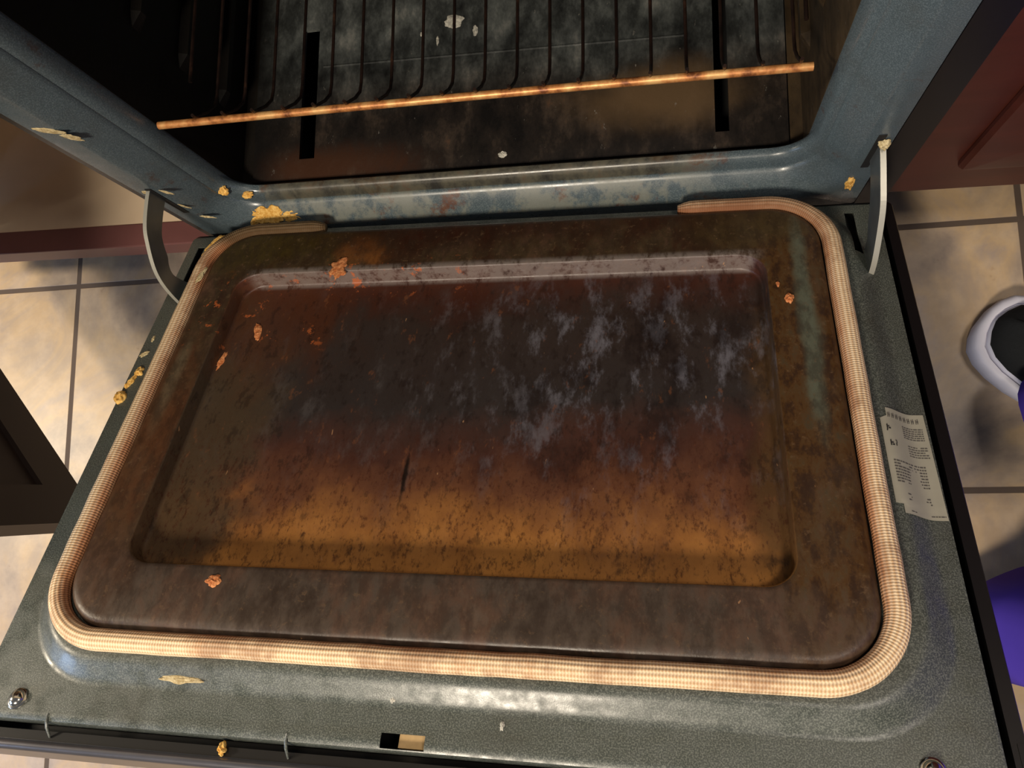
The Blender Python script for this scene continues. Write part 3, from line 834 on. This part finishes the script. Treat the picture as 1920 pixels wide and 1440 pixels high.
on_frame('foam_residue', -.352, 0, .088, .007, .0014, .0010, M_cream, 24, -1.1)
on_frame('foam_residue', -.345, 0, .052, .008, .0025, .0012, M_cream, 25, -.5)
on_frame('foam_residue', -.3685, 0, .132, .004, .004, .0015, M_cream, 26)
on_frame('foam_residue', .3690, -.002, .1270, .0050, .0050, .0055, M_cream, 27)
on_frame('foam_residue', .3600, 0, .030, .004, .016, .003, M_yellow, 28, .1)
# stuck to the door
on_door('foam_residue', .3585, .105, .001, .003, .020, .002, M_cream, 31)
on_door('foam_residue', .3660, .118, .001, .005, .012, .003, M_cream, 32)
on_door('foam_residue', -.2065, .5305, .006, .018, .0035, .0010, M_cream, 33)
on_door('foam_residue', -.339, .052, .023, .006, .016, .003, M_yellow, 34, rot=-.5)
on_door('foam_residue', -.3335, .105, .0285, .003, .012, .0015, M_cream, 35, rot=-.2)
on_door('grease_scab', -.172, .1000, .0255, .010, .014, .0012, M_orange, 41, rough=.6)
on_door('grease_scab', -.292, .1120, .0220, .006, .006, .0018, M_orange, 42)
on_door('grease_scab', -.255, .1700, .0060, .004, .013, .0016, M_orange, 43, rot=.3)
on_door('grease_scab', -.284, .2080, .0060, .0035, .013, .0014, M_orange, 44, rot=-.2)
# loose crumbs, each a thing
def crumb(x, u, hh, rx, ru, rz, mat, seed, label, rot=0, group=None):
    return on_door('crumb', x, u, hh, rx, ru, rz, mat, seed, False, rot, label=label, cat='crumb', group=group)
crumb(-.3895, .2510, .0, .0058, .0085, .0040, M_yellow, 51, 'largest yellow foam crumb on the left edge of the oven door', .2)
crumb(-.3860, .2320, .0, .0028, .0095, .0030, M_yellow, 52, 'narrow curved yellow foam crumb above the largest one on the door edge', -.35)
crumb(-.3812, .2180, .0, .0045, .0060, .0030, M_yellow, 53, 'squarish yellow foam crumb nearest the rope seal on the left door edge')
crumb(-.3850, .1930, .0, .0060, .0028, .0015, M_cream, 54, 'thin pale foam smear on the left door edge above the yellow crumbs', .6)
crumb(-.3830, .1720, .0, .0016, .0042, .0015, M_cream, 55, 'tiny pale fleck highest on the left door edge')
crumb(-.1635, .5760, -.0110, .0032, .0052, .0040, M_yellow, 56, 'yellow crumb stuck in the black gap along the front of the door', .2)
crumb(.2880, .1620, .0255, .0038, .0052, .0025, M_orange, 57, 'orange crumb on the right rim of the brown door liner')
crumb(.2795, .1440, .0255, .0016, .0032, .0015, M_orange, 58, 'tiny orange fleck just above the orange crumb on the right rim')
crumb(-.1955, .4555, .0255, .0062, .0050, .0016, M_orange, 59, 'pinkish crumb on the front rim of the brown door liner')
crumb(-.0298, .5330, .0020, .0020, .0034, .0012, M_white, 60, 'pale fleck on the front of the door above the latch slot')
crumb(.0560, .5460, .0, .0018, .0034, .0010, M_white, 61, 'pale fleck on the front of the door right of the latch slot')
def floor_crumb(x, y, rx, ry, rz, mat, seed, label):
    return lump('crumb', (x, y, h + .0300), W[0], W[1], W[2], rx, ry, rz, mat, None, seed, .4, label=label, cat='crumb')
floor_crumb(-.0600, .2260, .0110, .0085, .0015, M_white, 71, 'large pale flake on the oven floor behind the rack wires')
floor_crumb(-.0011, .0587, .0050, .0035, .0020, M_white, 72, 'small square grey flake on the oven floor near the sill')
floor_crumb(-.0790, .2040, .0018, .0060, .0015, M_white, 73, 'thin pale flake left of the large pale flake')
floor_crumb(-.0990, .2140, .0014, .0030, .0015, M_white, 74, 'tiny pale speck far left of the large pale flake')
floor_crumb(-.0345, .2110, .0030, .0070, .0010, M_white, 75, 'pale streaky flake right of the large pale flake')
